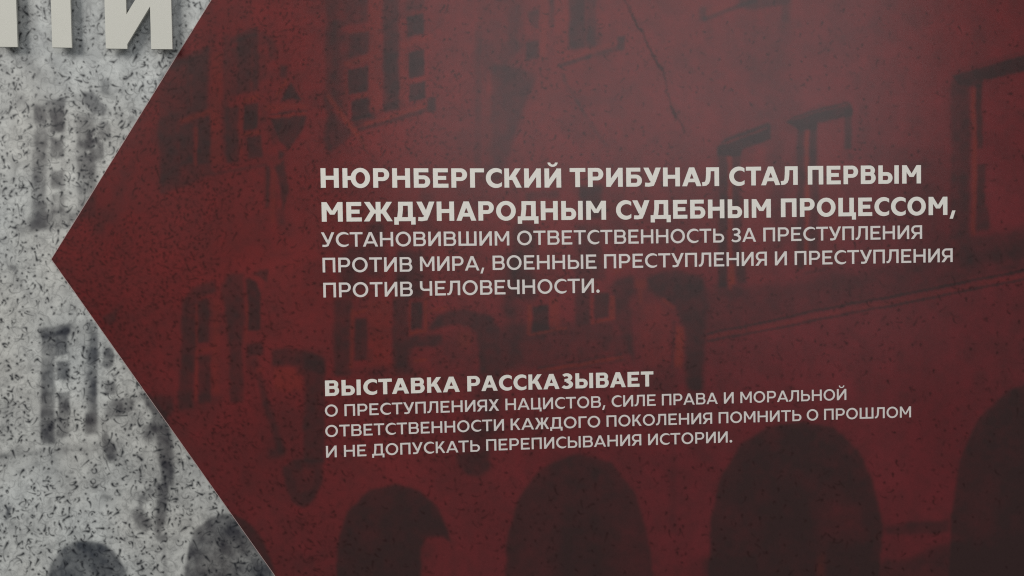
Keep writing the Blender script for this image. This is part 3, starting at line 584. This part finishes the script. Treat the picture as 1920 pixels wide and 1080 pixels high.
SB.update({'О': (.062, .062), 'С': (.062, .04), 'Ю': (.092, .062), 'Г': (.092, .03), 'Т': (.035, .035), 'Е': (.092, .06), 'У': (.02, .02), 'А': (.022, .022), 'К': (.092, .02), 'Ж': (.02, .02), 'Д': (.035, .035), 'Л': (.02, .092), 'Ц': (.092, .03), 'З': (.045, .06), 'Я': (.05, .092), 'Ч': (.08, .092), 'Х': (.02, .02), ',': (.03, .03), '.': (.06, .03)})
_cache = {}
def glyph_tris(ch, bold):
    k = (ch, bold)
    if k not in _cache:
        polys, w = glyph(ch, bold)
        vv, ff = [], []
        for p in polys:
            a = sum(p[i][0] * p[(i + 1) % len(p)][1] - p[(i + 1) % len(p)][0] * p[i][1] for i in range(len(p)))
            if a < 0: p = p[::-1]
            ff.append(list(range(len(vv), len(vv) + len(p)))); vv += [Vector(q) for q in p]
        r = delaunay_2d_cdt(vv, [], ff, 0, 1e-5)
        tris = [f for f, o in zip(r[2], r[5]) if len(o)]
        _cache[k] = ([(v.x, v.y) for v in r[0]], tris, w)
    return _cache[k]

def word_geo(word, bold, a, b, cap, co, fs, off):
    """set one word between two print points on its baseline"""
    pa, pb = plane_pt(*a)[:2], plane_pt(*b)[:2]
    adv, x = [], 0.0
    for i, ch in enumerate(word):
        w = glyph_tris(ch, bold)[2]
        if i:
            x += SB[word[i - 1]][1] + SB[ch][0] + (0 if bold else .012)
            if word[i - 1] + ch in ("ТА", "АТ", "ГО", "УП"): x -= .03
            if word[i - 1] + ch in ("ТА", "АТ"): x -= .03
        adv.append(x); x += w
    ln = np.linalg.norm(pb - pa); sx = ln / x
    d = (pb - pa) / ln; up = np.array([0, -1.0])
    for ch, x0 in zip(word, adv):
        vv, tt_, w = glyph_tris(ch, bold); n0 = len(co)
        for gx, gy in vv:
            p = pa + d * (x0 + gx) * sx + up * gy * cap
            co.append((p[0], -off, -p[1]))
        fs += [tuple(n0 + i for i in t) for t in tt_]
    return sx / cap

LINES = [
 (True, .0357, [("НЮРНБЕРГСКИЙ", 601.8, 352.2, 1052.2, 351.8), ("ТРИБУНАЛ", 1068.3, 351, 1348, 348.9), ("СТАЛ", 1367, 348.4, 1495.3, 346.6), ("ПЕРВЫМ", 1514.2, 346.2, 1726.2, 344)]),
 (True, .0357, [("МЕЖДУНАРОДНЫМ", 603.7, 415.8, 1136.3, 412), ("СУДЕБНЫМ", 1155, 411.6, 1445, 408), ("ПРОЦЕССОМ,", 1463.8, 407.2, 1790.8, 402.8)]),
 (False, .0266, [("УСТАНОВИВШИМ", 602.5, 463, 955, 460.2), ("ОТВЕТСТВЕННОСТЬ", 969.7, 459.7, 1357.5, 454.6), ("ЗА", 1369.2, 454, 1417.2, 453.2), ("ПРЕСТУПЛЕНИЯ", 1430.8, 452.9, 1728.3, 447.8)]),
 (False, .0268, [("ПРОТИВ", 605.3, 510.8, 773.3, 509.2), ("МИРА,", 787.8, 508.3, 908.7, 506.9), ("ВОЕННЫЕ", 923.8, 506.3, 1118.3, 503.7), ("ПРЕСТУПЛЕНИЯ", 1132.5, 503.3, 1437.5, 497.9), ("И", 1452.5, 497.6, 1475, 497.2), ("ПРЕСТУПЛЕНИЯ", 1489.5, 496.9, 1785.5, 491.2)]),
 (False, .0270, [("ПРОТИВ", 606.7, 557.8, 774.2, 555.3), ("ЧЕЛОВЕЧНОСТИ.", 787.8, 554.6, 1124.2, 548.7)]),
 (True, .0288, [("ВЫСТАВКА", 610, 742.6, 862.2, 734.4), ("РАССКАЗЫВАЕТ", 876.3, 733.8, 1225, 724.2)]),
 (False, .0218, [("О", 609.7, 781, 633.8, 780.3), ("ПРЕСТУПЛЕНИЯХ", 646.3, 780, 935.8, 769.8), ("НАЦИСТОВ,", 947.8, 769, 1135.3, 763.7), ("СИЛЕ", 1146.7, 763, 1229.2, 760.5), ("ПРАВА", 1240.8, 760, 1345.5, 757), ("И", 1357, 756.6, 1375.3, 756), ("МОРАЛЬНОЙ", 1387.8, 755.6, 1586.3, 749.7)]),
 (False, .0217, [("ОТВЕТСТВЕННОСТИ", 610.3, 819.2, 945, 807), ("КАЖДОГО", 957.5, 806.3, 1125.3, 800.7), ("ПОКОЛЕНИЯ", 1137.2, 800.1, 1335, 794.2), ("ПОМНИТЬ", 1347.2, 793.6, 1502.2, 789), ("О", 1512.2, 788.4, 1533.7, 787.8), ("ПРОШЛОМ", 1544.7, 787.2, 1707.5, 782.2)]),
 (False, .0217, [("И", 611.7, 857.8, 631.7, 856.9), ("НЕ", 645.3, 856.3, 687.2, 854.9), ("ДОПУСКАТЬ", 698, 854.1, 900, 846.3), ("ПЕРЕПИСЫВАНИЯ", 911.7, 845.1, 1202.2, 834.7), ("ИСТОРИИ.", 1215, 834.5, 1372.5, 829.2)]),
]
for bold, cap, words in LINES:
    co, fs = [], []
    for wd, xa, ya, xb, yb in words:
        r = word_geo(wd, bold, (xa, ya), (xb, yb), cap, co, fs, 0.0012)
        print("WORD", wd.encode('ascii', 'replace') if False else len(wd), bold, round(r, 3))
    me = bpy.data.meshes.new("text_line"); me.from_pydata(co, [], fs); me.update()
    o = link("text_line", me, mat_bold if bold else mat_thin, panel)
    txt = " ".join(w[0] for w in words).lower()
    o['label'] = ("bold" if bold else "thin") + " white line reading " + " ".join(txt.split()[:4])

# ------------------------------------------------------------------ raised cut-out letters, standing off the panel on spacers
GAP, THK = 0.0140, 0.0040
def raised(name, label, polys, org, ux, upv, grp):
    """polys in letter units; org/ux/upv place the letter's face"""
    vv, ff = [], []
    for p in polys:
        a = sum(p[i][0] * p[(i + 1) % len(p)][1] - p[(i + 1) % len(p)][0] * p[i][1] for i in range(len(p)))
        if a < 0: p = p[::-1]
        ff.append(list(range(len(vv), len(vv) + len(p)))); vv += [Vector(q) for q in p]
    r = delaunay_2d_cdt(vv, [], ff, 0, 1e-5)
    V2 = [org + ux * v.x + upv * v.y for v in r[0]]
    tris = [list(f) for f, o in zip(r[2], r[5]) if len(o)]
    used = sorted({i for f in tris for i in f}); rm = {k: i for i, k in enumerate(used)}
    tris = [[rm[i] for i in f] for f in tris]; V2 = [V2[k] for k in used]; n = len(V2)
    ctr = np.mean(V2, 0); lo_z = max(v[1] for v in V2)
    base = (float(ctr[0]), -GAP * 0, ZC - float(lo_z))
    t = thing(name, label, "letter", base, grp)
    co = [(v[0] - base[0], -(GAP + THK), -(v[1]) - (base[2] - ZC)) for v in V2] + [(v[0] - base[0], -GAP, -(v[1]) - (base[2] - ZC)) for v in V2]
    fs = list(map(tuple, tris)) + [tuple(n + i for i in f[::-1]) for f in tris]
    cnt = {}
    for f in tris:
        for i in range(3):
            e = (f[i], f[(i + 1) % 3]); cnt[tuple(sorted(e))] = cnt.get(tuple(sorted(e)), []) + [e]
    for k, es in cnt.items():
        if len(es) == 1:
            a, b = es[0]; fs.append((b, a, n + a, n + b))
    me = bpy.data.meshes.new("letter_face"); me.from_pydata(co, [], fs); me.update()
    link("letter_face", me, mat_letter, t)
    return t, base
def spacer(t, base, x, y):
    """short metal pin between letter and panel, at print point x, y"""
    w = plane_pt(x, y, GAP); c = (w[0] - base[0], ZC - w[1] - base[2])
    co, fs, n = [], [], 14
    for yv in (-GAP, 0.0):
        for k in range(n):
            a = 2 * math.pi * k / n; co.append((c[0] + .005 * math.cos(a), yv, c[1] + .005 * math.sin(a)))
    for k in range(n): fs.append((k, (k + 1) % n, n + (k + 1) % n, n + k))
    fs += [tuple(range(n))[::-1], tuple(range(n, 2 * n))]
    me = bpy.data.meshes.new("spacer"); me.from_pydata(co, [], fs); me.update()
    link("spacer", me, mat_steel, t)
FO = GAP + THK
def face(u, v): return plane_pt(u, v, FO)[:2]
a0, a1 = face(198.5, 91), face(323.3, 92.3)
wI = np.linalg.norm(a1 - a0); capL = .1345
ux = (a1 - a0) / wI; upv = np.array([0, -1.0]) + np.array([ux[1], 0]) * 0.0
s = .0363; gw = wI
pI = [rect(0, 0, s, capL), rect(gw - s, 0, gw, capL), [(s - .0048, 0), (gw - s, .555 * capL), (gw - s + .0048, capL), (s, .445 * capL)]]
GRP = "raised cream letters of the panel's title"
t, b = raised("raised_letter", "cream raised capital letter with two stems and a diagonal, beside the red arrow's upper edge", pI, a0, ux, upv, GRP)
spacer(t, b, 214, 60); spacer(t, b, 303, 60); spacer(t, b, 214, -20); spacer(t, b, 303, -20)
c0, c1 = face(98, 89), face(134.7, 89.3)
st = np.linalg.norm(c1 - c0); bw = .126
pT = [rect(0, 0, st, capL), rect(st / 2 - bw / 2, capL - .031, st / 2 + bw / 2, capL)]
t, b = raised("raised_letter", "cream raised single-stem letter, middle of the three in the upper left corner", pT, c0, (c1 - c0) / st, upv, GRP)
spacer(t, b, 116, 50); spacer(t, b, 116, -25)
d1 = face(33, 88)
yaw = .118; sY = .0372
pY = mirror([rect(0, 0, sY, capL)] + bowl(sY * .5, yaw, .345 * capL, capL, sY, .031), yaw) + [para(-.005, 0, .026, .40 * capL, .044)]
t, b = raised("raised_letter", "cream raised letter cut off by the photo's left edge, only its right stem showing", pY, d1 - np.array([yaw, 0]), np.array([1.0, 0]), upv, GRP)
spacer(t, b, 14, 50); spacer(t, b, 14, -25)
